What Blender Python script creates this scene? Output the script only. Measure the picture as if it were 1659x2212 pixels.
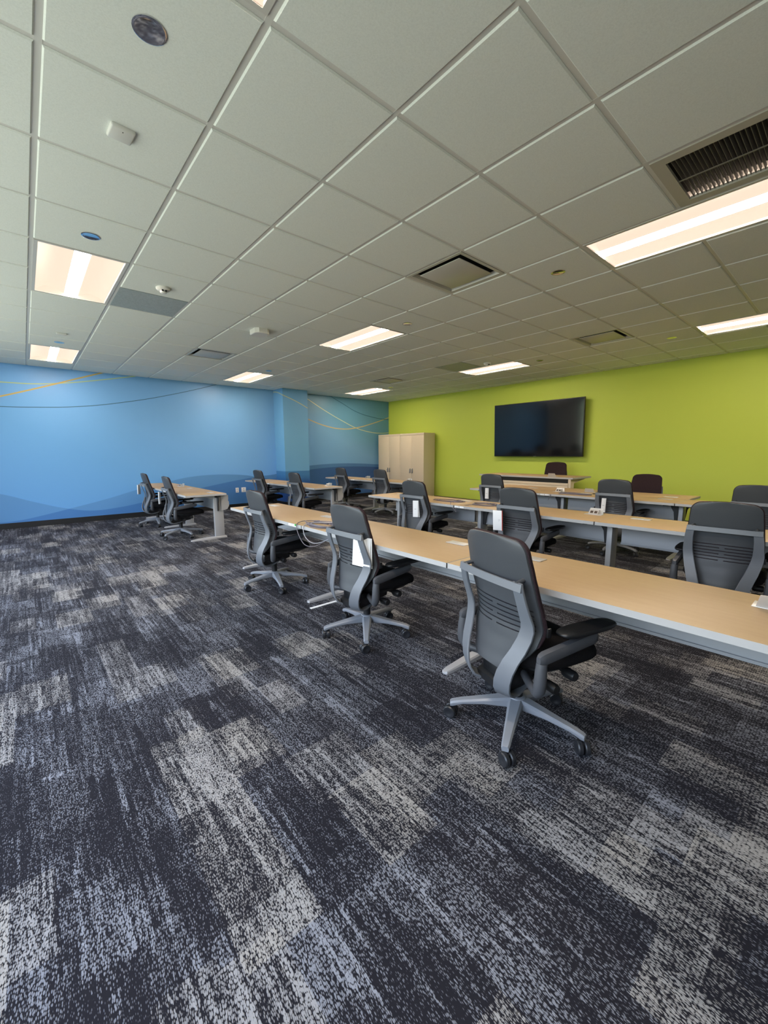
import bpy, bmesh, math, random
from mathutils import Vector, Matrix
random.seed(7)
PI = math.pi
for o in list(bpy.data.objects):
    bpy.data.objects.remove(o)
SC = bpy.context.scene
COL = SC.collection

# ------------------------------------------------------------------ camera, world, exposure
XW, YW = 8.68, 9.78            # green wall plane, mural wall plane
XN, YN = -1.55, -4.0           # window wall, rear wall
CH = 2.8585                    # ceiling height
S, TX, TY = 0.632, 0.1936, 0.9475   # ceiling grid pitch and origin
DAY, LAMP, EXPO = 3.9, 9.5, 0.2

cd = bpy.data.cameras.new('camera')
cam = bpy.data.objects.new('camera', cd)
COL.objects.link(cam)
yaw, pitch, roll = 0.7137, -0.14307, -0.00477
fw = Vector((math.sin(yaw)*math.cos(pitch), math.cos(yaw)*math.cos(pitch), math.sin(pitch)))
rt = Vector((math.cos(yaw), -math.sin(yaw), 0))
up = rt.cross(fw)
r2 = rt*math.cos(roll) + up*math.sin(roll)
u2 = -rt*math.sin(roll) + up*math.cos(roll)
cam.matrix_world = Matrix(((r2.x, u2.x, -fw.x, 0), (r2.y, u2.y, -fw.y, 0), (r2.z, u2.z, -fw.z, 1.305), (0, 0, 0, 1)))
cd.sensor_fit = 'HORIZONTAL'
cd.sensor_width = 36.0
cd.lens = 889.5/1659*36.0
cd.clip_start = 0.02
SC.camera = cam

SC.view_settings.view_transform = 'Standard'
SC.view_settings.look = 'None'
SC.view_settings.exposure = EXPO
SC.view_settings.gamma = 1.0
SC.view_settings.use_curve_mapping = False
try:
    SC.cycles.use_denoising = True
    SC.cycles.max_bounces = 7
    SC.cycles.diffuse_bounces = 4
    SC.cycles.glossy_bounces = 3
    SC.cycles.transmission_bounces = 2
    SC.cycles.transparent_max_bounces = 6
    SC.cycles.sample_clamp_indirect = 6.0
    SC.cycles.caustics_reflective = False
    SC.cycles.caustics_refractive = False
    SC.cycles.use_adaptive_sampling = True
    SC.cycles.adaptive_threshold = 0.03
except Exception:
    pass

world = bpy.data.worlds.new('daylight')
SC.world = world
world.use_nodes = True
wn = world.node_tree
wn.nodes.clear()
wo = wn.nodes.new('ShaderNodeOutputWorld')
bg = wn.nodes.new('ShaderNodeBackground')
tc = wn.nodes.new('ShaderNodeTexCoord')
sx = wn.nodes.new('ShaderNodeSeparateXYZ')
cr = wn.nodes.new('ShaderNodeValToRGB')
wn.links.new(tc.outputs['Generated'], sx.inputs[0])
mr = wn.nodes.new('ShaderNodeMapRange')
mr.inputs['From Min'].default_value = -1
mr.inputs['From Max'].default_value = 1
wn.links.new(sx.outputs['Z'], mr.inputs['Value'])
wn.links.new(mr.outputs[0], cr.inputs[0])
e = cr.color_ramp.elements
e[0].position = 0.0; e[0].color = (.78, .82, .74, 1)
e[1].position = 1.0; e[1].color = (.75, 1.0, 1.55, 1)
for p, c in ((.47, (.72, .80, .66, 1)), (.50, (.42, .55, .36, 1)), (.545, (.50, .62, .50, 1)), (.56, (1.75, 1.98, 2.25, 1)), (.75, (1.2, 1.58, 2.2, 1))):
    n = e.new(p); n.color = c
wn.links.new(cr.outputs[0], bg.inputs[0])
bg.inputs[1].default_value = DAY
wn.links.new(bg.outputs[0], wo.inputs[0])

WINS = [(-0.8, 1.4), (1.8, 4.0), (4.4, 6.6), (6.9, 8.3)]   # window spans along y
WZ0, WZ1 = 0.35, 2.60
for a, b in WINS:
    l = bpy.data.lights.new('window_daylight', 'AREA')
    l.shape = 'RECTANGLE'; l.size = WZ1-WZ0; l.size_y = b-a
    try: l.cycles.is_portal = True
    except Exception: pass
    o = bpy.data.objects.new('window_daylight', l)
    o.location = (XN-0.16, (a+b)/2, (WZ0+WZ1)/2)
    o.rotation_euler = (0, -PI/2, 0)
    COL.objects.link(o)

# ------------------------------------------------------------------ materials
def new_mat(name):
    m = bpy.data.materials.new(name)
    m.use_nodes = True
    return m, m.node_tree, m.node_tree.nodes['Principled BSDF']

def mat(name, col, rough=0.5, metal=0.0, spec=0.5, noise=0.0, nscale=200, bump=0.0, bscale=300, coat=0.0):
    m, nt, b = new_mat(name)
    b.inputs['Base Color'].default_value = (*col, 1)
    b.inputs['Roughness'].default_value = rough
    b.inputs['Metallic'].default_value = metal
    b.inputs['Specular IOR Level'].default_value = spec
    if coat: b.inputs['Coat Weight'].default_value = coat
    if noise or bump:
        tc = nt.nodes.new('ShaderNodeTexCoord')
    if noise:
        n = nt.nodes.new('ShaderNodeTexNoise'); n.inputs['Scale'].default_value = nscale; n.inputs['Detail'].default_value = 2
        nt.links.new(tc.outputs['Object'], n.inputs['Vector'])
        r = nt.nodes.new('ShaderNodeMapRange')
        r.inputs['From Min'].default_value = .3; r.inputs['From Max'].default_value = .7
        r.inputs['To Min'].default_value = 1-noise; r.inputs['To Max'].default_value = 1+noise
        nt.links.new(n.outputs['Fac'], r.inputs['Value'])
        v = nt.nodes.new('ShaderNodeVectorMath'); v.operation = 'SCALE'
        v.inputs[0].default_value = col
        nt.links.new(r.outputs[0], v.inputs['Scale'])
        nt.links.new(v.outputs[0], b.inputs['Base Color'])
    if bump:
        n = nt.nodes.new('ShaderNodeTexNoise'); n.inputs['Scale'].default_value = bscale
        nt.links.new(tc.outputs['Object'], n.inputs['Vector'])
        bp = nt.nodes.new('ShaderNodeBump'); bp.inputs['Strength'].default_value = bump; bp.inputs['Distance'].default_value = .001
        nt.links.new(n.outputs['Fac'], bp.inputs['Height'])
        nt.links.new(bp.outputs[0], b.inputs['Normal'])
    return m

def emis(name, col, st):
    m, nt, b = new_mat(name)
    b.inputs['Base Color'].default_value = (.03, .03, .03, 1)
    b.inputs['Specular IOR Level'].default_value = .1
    b.inputs['Emission Color'].default_value = (*col, 1)
    b.inputs['Emission Strength'].default_value = st
    return m

class NT:
    """small maths helper on a node tree"""
    def __init__(s, nt): s.nt = nt
    def m(s, op, a, b=None, c=None, clamp=False):
        n = s.nt.nodes.new('ShaderNodeMath'); n.operation = op; n.use_clamp = clamp
        for i, v in enumerate((a, b, c)):
            if v is None: continue
            if isinstance(v, (int, float)): n.inputs[i].default_value = v
            else: s.nt.links.new(v, n.inputs[i])
        return n.outputs[0]
    def vec(s, x, y, z):
        n = s.nt.nodes.new('ShaderNodeCombineXYZ')
        for i, v in enumerate((x, y, z)):
            if isinstance(v, (int, float)): n.inputs[i].default_value = v
            else: s.nt.links.new(v, n.inputs[i])
        return n.outputs[0]
    def pos(s):
        n = s.nt.nodes.new('ShaderNodeNewGeometry')
        q = s.nt.nodes.new('ShaderNodeSeparateXYZ')
        s.nt.links.new(n.outputs['Position'], q.inputs[0])
        return q.outputs
    def white(s, v):
        n = s.nt.nodes.new('ShaderNodeTexWhiteNoise'); n.noise_dimensions = '3D'
        s.nt.links.new(v, n.inputs['Vector'])
        return n.outputs['Value']
    def noise(s, v, sc=1.0, det=2.0, rough=.5):
        n = s.nt.nodes.new('ShaderNodeTexNoise'); n.inputs['Scale'].default_value = sc
        n.inputs['Detail'].default_value = det; n.inputs['Roughness'].default_value = rough
        s.nt.links.new(v, n.inputs['Vector'])
        return n.outputs['Fac']
    def mix(s, f, a, b):
        n = s.nt.nodes.new('ShaderNodeMix'); n.data_type = 'RGBA'
        for i, v in ((0, f), (6, a), (7, b)):
            if isinstance(v, (int, float)): n.inputs[i].default_value = v
            elif isinstance(v, tuple): n.inputs[i].default_value = (*v, 1)
            else: s.nt.links.new(v, n.inputs[i])
        return n.outputs[2]
    def ss(s, v, a, b):
        n = s.nt.nodes.new('ShaderNodeMapRange'); n.interpolation_type = 'SMOOTHSTEP'
        s.nt.links.new(v, n.inputs['Value'])
        n.inputs['From Min'].default_value = a; n.inputs['From Max'].default_value = b
        return n.outputs[0]
    def ramp(s, v, pts):
        n = s.nt.nodes.new('ShaderNodeValToRGB')
        s.nt.links.new(v, n.inputs[0])
        el = n.color_ramp.elements
        el[0].position, el[0].color = pts[0][0], (*pts[0][1], 1)
        el[1].position, el[1].color = pts[-1][0], (*pts[-1][1], 1)
        for p, c in pts[1:-1]:
            q = el.new(p); q.color = (*c, 1)
        return n.outputs[0]
    def curve(s, v, pts, lo, hi, zmax=3.0):
        """float curve: v in lo..hi -> height"""
        x = s.m('DIVIDE', s.m('SUBTRACT', v, lo), hi-lo)
        n = s.nt.nodes.new('ShaderNodeFloatCurve')
        c = n.mapping.curves[0]
        P = sorted(((p[0]-lo)/(hi-lo), p[1]/zmax) for p in pts)
        c.points[0].location = P[0]; c.points[1].location = P[-1]
        for p in P[1:-1]: c.points.new(*p)
        n.mapping.update()
        s.nt.links.new(x, n.inputs['Value'])
        return s.m('MULTIPLY', n.outputs[0], zmax)

def carpet_mat():
    m, nt, b = new_mat('patchwork_carpet')
    q = NT(nt); X, Y, Z = q.pos()
    def cells(w, h, seed, off=.37):
        cx = q.m('FLOOR', q.m('DIVIDE', q.m('ADD', X, seed*.713), w))
        sh = q.white(q.vec(cx, seed+.5, 0.5))
        cy = q.m('FLOOR', q.m('ADD', q.m('DIVIDE', Y, h), q.m('MULTIPLY', sh, 5.0)))
        return q.white(q.vec(cx, cy, seed+.5)), q.vec(cx, cy, seed+.5)
    a, va = cells(.305, .46, 1)
    c, vc = cells(.1525, .30, 2)
    d, vd = cells(.0762, .42, 3)
    g, vg = cells(.2288, .36, 6)
    pale = q.m('GREATER_THAN', g, .84)
    darkc = q.m('LESS_THAN', g, .20)
    tone = q.m('ADD', q.m('ADD', q.m('MULTIPLY', a, .34), q.m('MULTIPLY', c, .38)), q.m('MULTIPLY', d, .28))
    tone = q.m('ADD', tone, q.m('SUBTRACT', q.m('MULTIPLY', pale, .21), q.m('MULTIPLY', darkc, .17)))
    # two yarns: every narrow column of tufts is pale or dark, in dashes of uneven length
    def dashes(w, h, seed):
        cx = q.m('FLOOR', q.m('DIVIDE', X, w))
        sh = q.white(q.vec(cx, seed, .5))
        return q.white(q.vec(cx, q.m('FLOOR', q.m('ADD', q.m('DIVIDE', Y, h), q.m('MULTIPLY', sh, 9.0))), seed+.5))
    d1 = dashes(.0085, .045, 11); d2 = dashes(.017, .15, 12); d3 = dashes(.0085, .36, 13)
    wav = q.noise(q.vec(q.m('MULTIPLY', X, 26.0), q.m('MULTIPLY', Y, 3.0), a), 1, 1, .5)
    mixd = q.m('ADD', q.m('ADD', q.m('MULTIPLY', q.m('SUBTRACT', d1, .5), .24), q.m('MULTIPLY', q.m('SUBTRACT', d2, .5), .34)), q.m('ADD', q.m('MULTIPLY', q.m('SUBTRACT', d3, .5), .40), q.m('MULTIPLY', q.m('SUBTRACT', wav, .5), .40)))
    amp = q.m('MULTIPLY_ADD', q.white(q.vec(c, d, a)), 0.95, .35)
    v = q.m('ADD', q.m('MULTIPLY_ADD', q.m('SUBTRACT', tone, .5), .92, .47), q.m('MULTIPLY', mixd, amp))
    # loop pile: pale tufts over a near black backing, fuller where the yarn is pale
    n = nt.nodes.new('ShaderNodeTexVoronoi'); n.feature = 'F1'; n.inputs['Scale'].default_value = 1; n.inputs['Randomness'].default_value = .62
    nt.links.new(q.vec(q.m('ADD', q.m('MULTIPLY', X, 265.0), q.m('MULTIPLY', Y, -22.0)), q.m('MULTIPLY', Y, 98.0), 0.0), n.inputs['Vector'])
    loop = n.outputs['Distance']
    wn_ = nt.nodes.new('ShaderNodeSeparateColor'); nt.links.new(n.outputs['Color'], wn_.inputs[0])
    vj = q.m('ADD', v, q.m('MULTIPLY', q.m('SUBTRACT', wn_.outputs[0], .5), .15), clamp=True)
    rad = q.m('MULTIPLY_ADD', vj, .40, .26)
    mask = q.ss(q.m('SUBTRACT', rad, loop), -.10, .13)
    warm = q.m('ADD', q.m('MULTIPLY', pale, .8), q.m('MULTIPLY', q.m('GREATER_THAN', c, .8), .55), clamp=True)
    light = q.mix(vj, (.095, .098, .116), (.250, .262, .300))
    lightw = q.mix(vj, (.105, .100, .102), (.330, .316, .300))
    col = q.mix(mask, (.013, .0125, .017), q.mix(warm, light, lightw))
    nt.links.new(col, b.inputs['Base Color'])
    shade = mask
    b.inputs['Roughness'].default_value = .95
    b.inputs['Specular IOR Level'].default_value = .15
    bp = nt.nodes.new('ShaderNodeBump'); bp.inputs['Strength'].default_value = .7; bp.inputs['Distance'].default_value = .003
    nt.links.new(shade, bp.inputs['Height']); nt.links.new(bp.outputs[0], b.inputs['Normal'])
    return m

def mural_mat():
    """printed wall graphic: pale blue field, overlapping swells at the foot, thin sweeping lines"""
    m, nt, b = new_mat('mural_print')
    q = NT(nt); X, Y, Z = q.pos()
    lo, hi = -1.6, 9.0
    c1 = q.curve(X, MUR['c1'], lo, hi)
    c2 = q.curve(X, MUR['c2'], lo, hi)
    n = nt.nodes.new('ShaderNodeTexNoise'); n.inputs['Scale'].default_value = .35; n.inputs['Detail'].default_value = 1
    nt.links.new(q.vec(X, Z, 0.0), n.inputs['Vector'])
    # the print shifts from sky blue at the left to slate teal towards the corner
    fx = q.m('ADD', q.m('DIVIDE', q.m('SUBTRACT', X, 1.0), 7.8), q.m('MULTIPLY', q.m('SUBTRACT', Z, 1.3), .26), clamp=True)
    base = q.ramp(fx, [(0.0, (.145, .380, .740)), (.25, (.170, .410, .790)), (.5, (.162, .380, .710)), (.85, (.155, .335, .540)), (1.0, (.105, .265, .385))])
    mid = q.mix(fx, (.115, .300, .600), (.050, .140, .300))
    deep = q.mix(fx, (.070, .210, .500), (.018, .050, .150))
    above1 = q.m('GREATER_THAN', Z, c1)
    above2 = q.m('GREATER_THAN', Z, c2)
    both = q.m('MULTIPLY', above1, above2)
    none = q.m('MULTIPLY', q.m('SUBTRACT', 1.0, above1), q.m('SUBTRACT', 1.0, above2))
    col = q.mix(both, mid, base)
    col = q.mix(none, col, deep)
    for key, c, w in (('yel', (.45, .55, .22), .008), ('org', (.55, .38, .10), .013), ('dark', (.022, .09, .17), .006),
                      ('yel2', (.50, .52, .28), .010), ('org2', (.52, .38, .15), .013), ('dark2', (.02, .10, .16), .009)):
        pts = MUR[key]
        f = q.curve(X, pts, pts[0][0], pts[-1][0])
        mask = q.ss(q.m('ABSOLUTE', q.m('SUBTRACT', Z, f)), w*1.4, w*.5)
        rng = q.m('MULTIPLY', q.m('GREATER_THAN', X, pts[0][0]), q.m('LESS_THAN', X, pts[-1][0]))
        col = q.mix(q.m('MULTIPLY', mask, rng), col, c)
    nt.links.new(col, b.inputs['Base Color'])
    b.inputs['Roughness'].default_value = .42
    b.inputs['Specular IOR Level'].default_value = .35
    return m

MUR = {}
def unproj(px, py, Yp):
    d = fw + r2*((px-829.5)/889.5) + u2*((1106-py)/889.5)
    t = Yp/d.y
    return (d.x*t, 1.305+d.z*t)
def mp(pts, Yp=YW): return sorted(unproj(x, y, Yp) for x, y in pts)
MUR['c1'] = [(-1.6, .95)] + mp([(0, 1067), (77, 1085), (150, 1099), (202, 1102.7), (251, 1097), (305, 1086), (372, 1069), (440, 1053), (520, 1036), (560, 1029), (596, 1024)]) + [(5.4, .93), (8.9, .90)]
MUR['c2'] = [(-1.6, .36)] + mp([(0, 1129), (38, 1125), (90, 1114), (150, 1099), (230, 1078), (298, 1057.5), (372, 1038.5), (410, 1030.5), (461, 1025.5), (497, 1025), (534, 1027), (560, 1031)]) + [(4.9, .66), (5.6, .84), (8.9, .82)]
MUR['org'] = mp([(-60, 867), (0, 856), (108, 832), (170, 817), (240, 801)])
MUR['yel'] = mp([(-60, 822), (0, 825), (72, 829), (145, 827), (224, 820), (305, 811)])
MUR['dark'] = mp([(-60, 874), (0, 878), (72, 879.5), (174, 878), (275, 868), (362, 854), (466, 831), (520, 816)])
MUR['yel2'] = mp([(640, 845), (666.7, 863.4), (704.7, 888.7), (741, 910), (768, 924), (795, 932.5), (818, 935.7), (840, 934.8)])
MUR['org2'] = mp([(650, 898), (668.5, 906.8), (704.7, 920.4), (740.8, 926.7), (768, 924.5), (804, 915), (840, 902)])
MUR['dark2'] = mp([(705, 849), (716, 857), (741, 872.4), (768, 888.7), (804, 901), (840, 907)])

def column_mat():
    m, nt, b = new_mat('mural_print_column')
    q = NT(nt); X, Y, Z = q.pos()
    base = q.ramp(q.m('DIVIDE', Z, 2.9), [(0.0, (.14, .36, .64)), (.6, (.15, .38, .64)), (1.0, (.12, .31, .54))])
    low = q.mix(q.ss(Z, .45, .8), (.020, .07, .26), (.05, .19, .42))
    col = q.mix(q.m('GREATER_THAN', Z, .86), low, base)
    # pale line crossing both visible faces
    run = q.m('ADD', X, q.m('MULTIPLY', Y, -1.0))
    pts = [(-5.0, 2.80), (-4.80, 2.795), (-4.42, 2.68), (-4.1, 2.57), (-3.76, 2.42), (-3.6, 2.34)]
    f = q.curve(run, pts, pts[0][0], pts[-1][0])
    mask = q.ss(q.m('ABSOLUTE', q.m('SUBTRACT', Z, f)), .014, .005)
    col = q.mix(mask, col, (.50, .50, .26))
    nt.links.new(col, b.inputs['Base Color'])
    b.inputs['Roughness'].default_value = .42
    return m

def tile_mat():
    m, nt, b = new_mat('ceiling_tile')
    q = NT(nt); X, Y, Z = q.pos()
    n = q.noise(q.vec(X, Y, Z), 160, 3, .7)
    col = q.ramp(n, [(.3, (.73, .755, .72)), (.55, (.79, .815, .78)), (.75, (.82, .845, .81))])
    nt.links.new(col, b.inputs['Base Color'])
    b.inputs['Roughness'].default_value = .95
    b.inputs['Specular IOR Level'].default_value = .1
    bp = nt.nodes.new('ShaderNodeBump'); bp.inputs['Strength'].default_value = .25; bp.inputs['Distance'].default_value = .001
    nt.links.new(n, bp.inputs['Height']); nt.links.new(bp.outputs[0], b.inputs['Normal'])
    return m

def laminate_mat():
    m, nt, b = new_mat('maple_laminate')
    q = NT(nt); X, Y, Z = q.pos()
    n = q.noise(q.vec(q.m('MULTIPLY', X, 14.0), q.m('MULTIPLY', Y, 1.6), Z), 3, 3, .6)
    col = q.ramp(n, [(.3, (.385, .262, .138)), (.7, (.41, .284, .152))])
    nt.links.new(col, b.inputs['Base Color'])
    b.inputs['Roughness'].default_value = .46
    b.inputs['Specular IOR Level'].default_value = .35
    return m

def screen_mat():
    m, nt, b = new_mat('tv_screen_glass')
    b.inputs['Base Color'].default_value = (.004, .005, .007, 1)
    b.inputs['Roughness'].default_value = .09
    b.inputs['Specular IOR Level'].default_value = .6
    return m

M = dict(
    carpet=carpet_mat(), mural=mural_mat(), column=column_mat(), tile=tile_mat(), lam=laminate_mat(), screen=screen_mat(),
    green=mat('lime_green_paint', (.50, .60, .085), .55, spec=.3, bump=.15, bscale=500),
    white_wall=mat('off_white_paint', (.62, .60, .56), .7),
    grid=mat('ceiling_tee_enamel', (.66, .65, .62), .5),
    base=mat('black_rubber_base', (.008, .008, .009), .5),
    enamel=mat('white_enamel', (.70, .69, .66), .4),
    lamp_frame=mat('lamp_frame_enamel', (.60, .58, .55), .4),
    glow=emis('lamp_core', (1.0, .84, .68), 9.0*LAMP),
    glow2=emis('lamp_lens', (1.0, .75, .58), .92),
    shell=mat('graphite_plastic', (.058, .062, .069), .45, noise=.05, nscale=600),
    frame=mat('slate_grey_plastic', (.150, .160, .178), .42),
    armg=mat('arm_grey_plastic', (.066, .068, .076), .45),
    legg=mat('platinum_plastic', (.200, .212, .235), .4),
    fabric=mat('black_weave', (.010, .009, .010), .9, spec=.15, noise=.5, nscale=500),
    fabric2=mat('aubergine_weave', (.030, .018, .021), .9, spec=.15, noise=.45, nscale=420),
    black=mat('black_plastic', (.010, .010, .011), .42),
    tyre=mat('caster_black', (.016, .017, .020), .38),
    dmetal=mat('silver_desk_metal', (.42, .415, .42), .42, metal=0.25),
    dpanel=mat('silver_grey_panel', (.40, .41, .425), .5, metal=.1),
    band=mat('pale_grey_edge', (.43, .425, .425), .45),
    alu=mat('brushed_outlet_plate', (.55, .54, .53), .35, metal=.4),
    socket=mat('socket_brown', (.045, .028, .018), .5),
    paper=mat('white_paper', (.86, .86, .86), .6),
    red=mat('red_print', (.55, .06, .05), .6),
    ink=mat('grey_print', (.35, .35, .36), .6),
    cable=mat('grey_cable', (.150, .130, .155), .4),
    cable_w=mat('pale_cable', (.36, .35, .38), .45),
    greenp=mat('green_plug', (.10, .55, .12), .4),
    cab=mat('putty_metal', (.62, .52, .385), .45),
    cabside=mat('putty_metal_side', (.46, .375, .265), .35),
    chrome=mat('satin_nickel', (.55, .54, .52), .25, metal=.9),
    mirror=mat('polished_disc', (.80, .80, .80), .08, metal=1.0),
    dark=mat('vent_dark', (.012, .012, .012), .8),
    vent=mat('vent_enamel', (.46, .43, .38), .45),
    slat=mat('louvre_bronze_grey', (.14, .125, .105), .5),
    vent2=mat('diffuser_enamel', (.52, .50, .46), .35),
    perf=mat('perforated_grey', (.36, .40, .40), .5, noise=.12, nscale=60),
    plate=mat('wall_plate_white', (.75, .75, .76), .4),
    winframe=mat('window_frame_aluminium', (.30, .31, .33), .4, metal=.5),
)

# ------------------------------------------------------------------ mesh helpers
class MB:
    def __init__(s): s.bm = bmesh.new(); s.mats = []
    def mi(s, m):
        if m not in s.mats: s.mats.append(m)
        return s.mats.index(m)
    def _merge(s, vs, fs, m):
        k = s.mi(m)
        bv = [s.bm.verts.new(v) for v in vs]
        for f in fs:
            try:
                nf = s.bm.faces.new([bv[i] for i in f]); nf.material_index = k
            except ValueError: pass
        return bv
    def box(s, c, d, m, bev=0.0, rot=None, seg=2):
        t = bmesh.new()
        bmesh.ops.create_cube(t, size=1.0)
        for v in t.verts: v.co = Vector((v.co.x*d[0], v.co.y*d[1], v.co.z*d[2]))
        if bev > 0:
            bmesh.ops.bevel(t, geom=list(t.edges), offset=bev, segments=seg, affect='EDGES', profile=.5)
        R = rot if rot is not None else Matrix.Identity(3)
        cc = Vector(c)
        t.verts.index_update()
        vs = [R @ v.co + cc for v in t.verts]
        fs = [[v.index for v in f.verts] for f in t.faces]
        t.free()
        s._merge(vs, fs, m)
        return s
    def bx(s, x0, x1, y0, y1, z0, z1, m, bev=0.0):
        return s.box(((x0+x1)/2, (y0+y1)/2, (z0+z1)/2), (abs(x1-x0), abs(y1-y0), abs(z1-z0)), m, bev)
    def cyl(s, p0, p1, r0, m, r1=None, n=20, cap=True):
        r1 = r0 if r1 is None else r1
        p0, p1 = Vector(p0), Vector(p1)
        d = (p1-p0).normalized()
        a = d.orthogonal().normalized(); b = d.cross(a)
        vs = []
        for p, r in ((p0, r0), (p1, r1)):
            for i in range(n):
                t = 2*PI*i/n
                vs.append(p + a*math.cos(t)*r + b*math.sin(t)*r)
        fs = [[i, (i+1) % n, n+(i+1) % n, n+i] for i in range(n)]
        if cap: fs += [list(range(n))[::-1], list(range(n, 2*n))]
        s._merge(vs, fs, m); return s
    def lathe(s, prof, c, m, n=24, axis='Z'):
        vs = []; c = Vector(c)
        for r, h in prof:
            for i in range(n):
                t = 2*PI*i/n
                a, b = math.cos(t)*r, math.sin(t)*r
                p = {'Z': (a, b, h), 'X': (h, a, b), 'Y': (b, h, a)}[axis]
                vs.append(c+Vector(p))
        fs = []
        for k in range(len(prof)-1):
            for i in range(n):
                j = (i+1) % n
                fs.append([k*n+i, k*n+j, (k+1)*n+j, (k+1)*n+i])
        if prof[0][0] > 1e-5: fs.append(list(range(n))[::-1])
        if prof[-1][0] > 1e-5: fs.append([(len(prof)-1)*n+i for i in range(n)])
        s._merge(vs, fs, m); return s
    def tube(s, pts, r, m, n=10, closed=False, rs=None, sx=1.0):
        P = [Vector(p) for p in pts]; N = len(P)
        vs = []; prev = None
        for i, p in enumerate(P):
            if closed: t = P[(i+1) % N]-P[i-1]
            else: t = P[min(i+1, N-1)]-P[max(i-1, 0)]
            t.normalize()
            if prev is None: a = t.orthogonal().normalized()
            else: a = (prev - t*prev.dot(t)).normalized()
            prev = a; b = t.cross(a)
            rr = rs[i] if rs else r
            for k in range(n):
                q = 2*PI*k/n
                vs.append(p + a*math.cos(q)*rr*sx + b*math.sin(q)*rr)
        fs = []
        for i in range(N if closed else N-1):
            j = (i+1) % N
            for k in range(n):
                l = (k+1) % n
                fs.append([i*n+k, i*n+l, j*n+l, j*n+k])
        if not closed: fs += [list(range(n))[::-1], [(N-1)*n+k for k in range(n)]]
        s._merge(vs, fs, m); return s
    def loft(s, secs, m, cap=True):
        n = len(secs[0]); vs = [Vector(p) for q in secs for p in q]; fs = []
        for i in range(len(secs)-1):
            for k in range(n):
                l = (k+1) % n
                fs.append([i*n+k, i*n+l, (i+1)*n+l, (i+1)*n+k])
        if cap: fs += [list(range(n))[::-1], [(len(secs)-1)*n+k for k in range(n)]]
        s._merge(vs, fs, m); return s
    def prism(s, prof, fn, a, b, m):
        """prof: 2-D outline, fn(u, v, w) -> point, w from a to b"""
        return s.loft([[fn(u, v, a) for u, v in prof], [fn(u, v, b) for u, v in prof]], m)
    def sheet(s, us, rows, fp, fn, th, m, hole=None):
        """curved sheet with thickness; fp(u, r) point, fn offset direction, hole(i, j) -> skip"""
        nu, nr = len(us), len(rows)
        A = [[Vector(fp(u, r)) for u in us] for r in rows]
        off = Vector(fn)
        front = [[p+off*th for p in row] for row in A]
        vs = [p for row in A for p in row] + [p for row in front for p in row]
        K = nu*nr
        ok = lambda i, j: 0 <= i < nr-1 and 0 <= j < nu-1 and not (hole and hole(i, j))
        fs = []
        for i in range(nr-1):
            for j in range(nu-1):
                if not ok(i, j): continue
                a, b_, c, d = i*nu+j, i*nu+j+1, (i+1)*nu+j+1, (i+1)*nu+j
                fs.append([a, b_, c, d]); fs.append([K+d, K+c, K+b_, K+a])
                if not ok(i-1, j): fs.append([a, K+a, K+b_, b_])
                if not ok(i+1, j): fs.append([c, K+c, K+d, d])
                if not ok(i, j-1): fs.append([d, K+d, K+a, a])
                if not ok(i, j+1): fs.append([b_, K+b_, K+c, c])
        s._merge(vs, fs, m); return s
    def build(s, name, parent=None, angle=35):
        bmesh.ops.recalc_face_normals(s.bm, faces=list(s.bm.faces))
        me = bpy.data.meshes.new(name)
        s.bm.to_mesh(me); s.bm.free()
        for m in s.mats: me.materials.append(M[m])
        me.polygons.foreach_set('use_smooth', [True]*len(me.polygons))
        me.set_sharp_from_angle(angle=math.radians(angle))
        o = bpy.data.objects.new(name, me)
        COL.objects.link(o)
        if parent: o.parent = parent
        return o

def smooth(P, k=5):
    P = [Vector(p) for p in P]; out = []
    for i in range(len(P)-1):
        a, b, c, d = P[max(i-1, 0)], P[i], P[i+1], P[min(i+2, len(P)-1)]
        for j in range(k):
            t = j/k
            out.append(.5*((2*b)+(c-a)*t+(2*a-5*b+4*c-d)*t*t+(3*b-a-3*c+d)*t**3))
    return out+[P[-1]]
def tag(o, label=None, cat=None, group=None, kind=None):
    if label: o['label'] = label
    if cat: o['category'] = cat
    if group: o['group'] = group
    if kind: o['kind'] = kind
    return o
def struct(o, label=None): o['kind'] = 'structure'; return tag(o, label)
def empty(name, loc=(0, 0, 0), rz=0, label=None, cat=None, group=None):
    o = bpy.data.objects.new(name, None); COL.objects.link(o)
    o.location = loc; o.rotation_euler = (0, 0, rz); o.empty_display_size = .1
    return tag(o, label, cat, group)
def kids(o): return [c for c in bpy.data.objects if c.parent == o]
def copy_tree(o, parent=None):
    ch = kids(o)
    c = o.copy(); COL.objects.link(c); c.parent = parent
    for k in ch: copy_tree(k, c)
    return c

def interp(tab, x):
    tab = sorted(tab)
    if x <= tab[0][0]: return tab[0][1]
    for (a, p), (b, q) in zip(tab, tab[1:]):
        if x <= b:
            t = (x-a)/(b-a); t = t*t*(3-2*t)*.35 + t*.65
            return p+(q-p)*t
    return tab[-1][1]

# ------------------------------------------------------------------ room shell
T = .12
struct(MB().bx(XN-T, XW+T, YN-T, YW+T, -.1, 0, 'carpet').build('floor'))
struct(MB().bx(XN-T, XW+T, YW, YW+T, 0, CH+.3, 'mural').build('wall_left'))
struct(MB().bx(XW, XW+T, YN-T, YW, 0, CH+.3, 'green').build('wall_right'))
struct(MB().bx(XN-T, XW+T, YN-T, YN, 0, CH+.3, 'white_wall').build('wall_rear'))
CX0, CX1, CY = 4.84, 5.52, 9.29
struct(MB().bx(CX0, CX1, CY, YW, 0, CH+.3, 'column').build('wall_column'))
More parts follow.
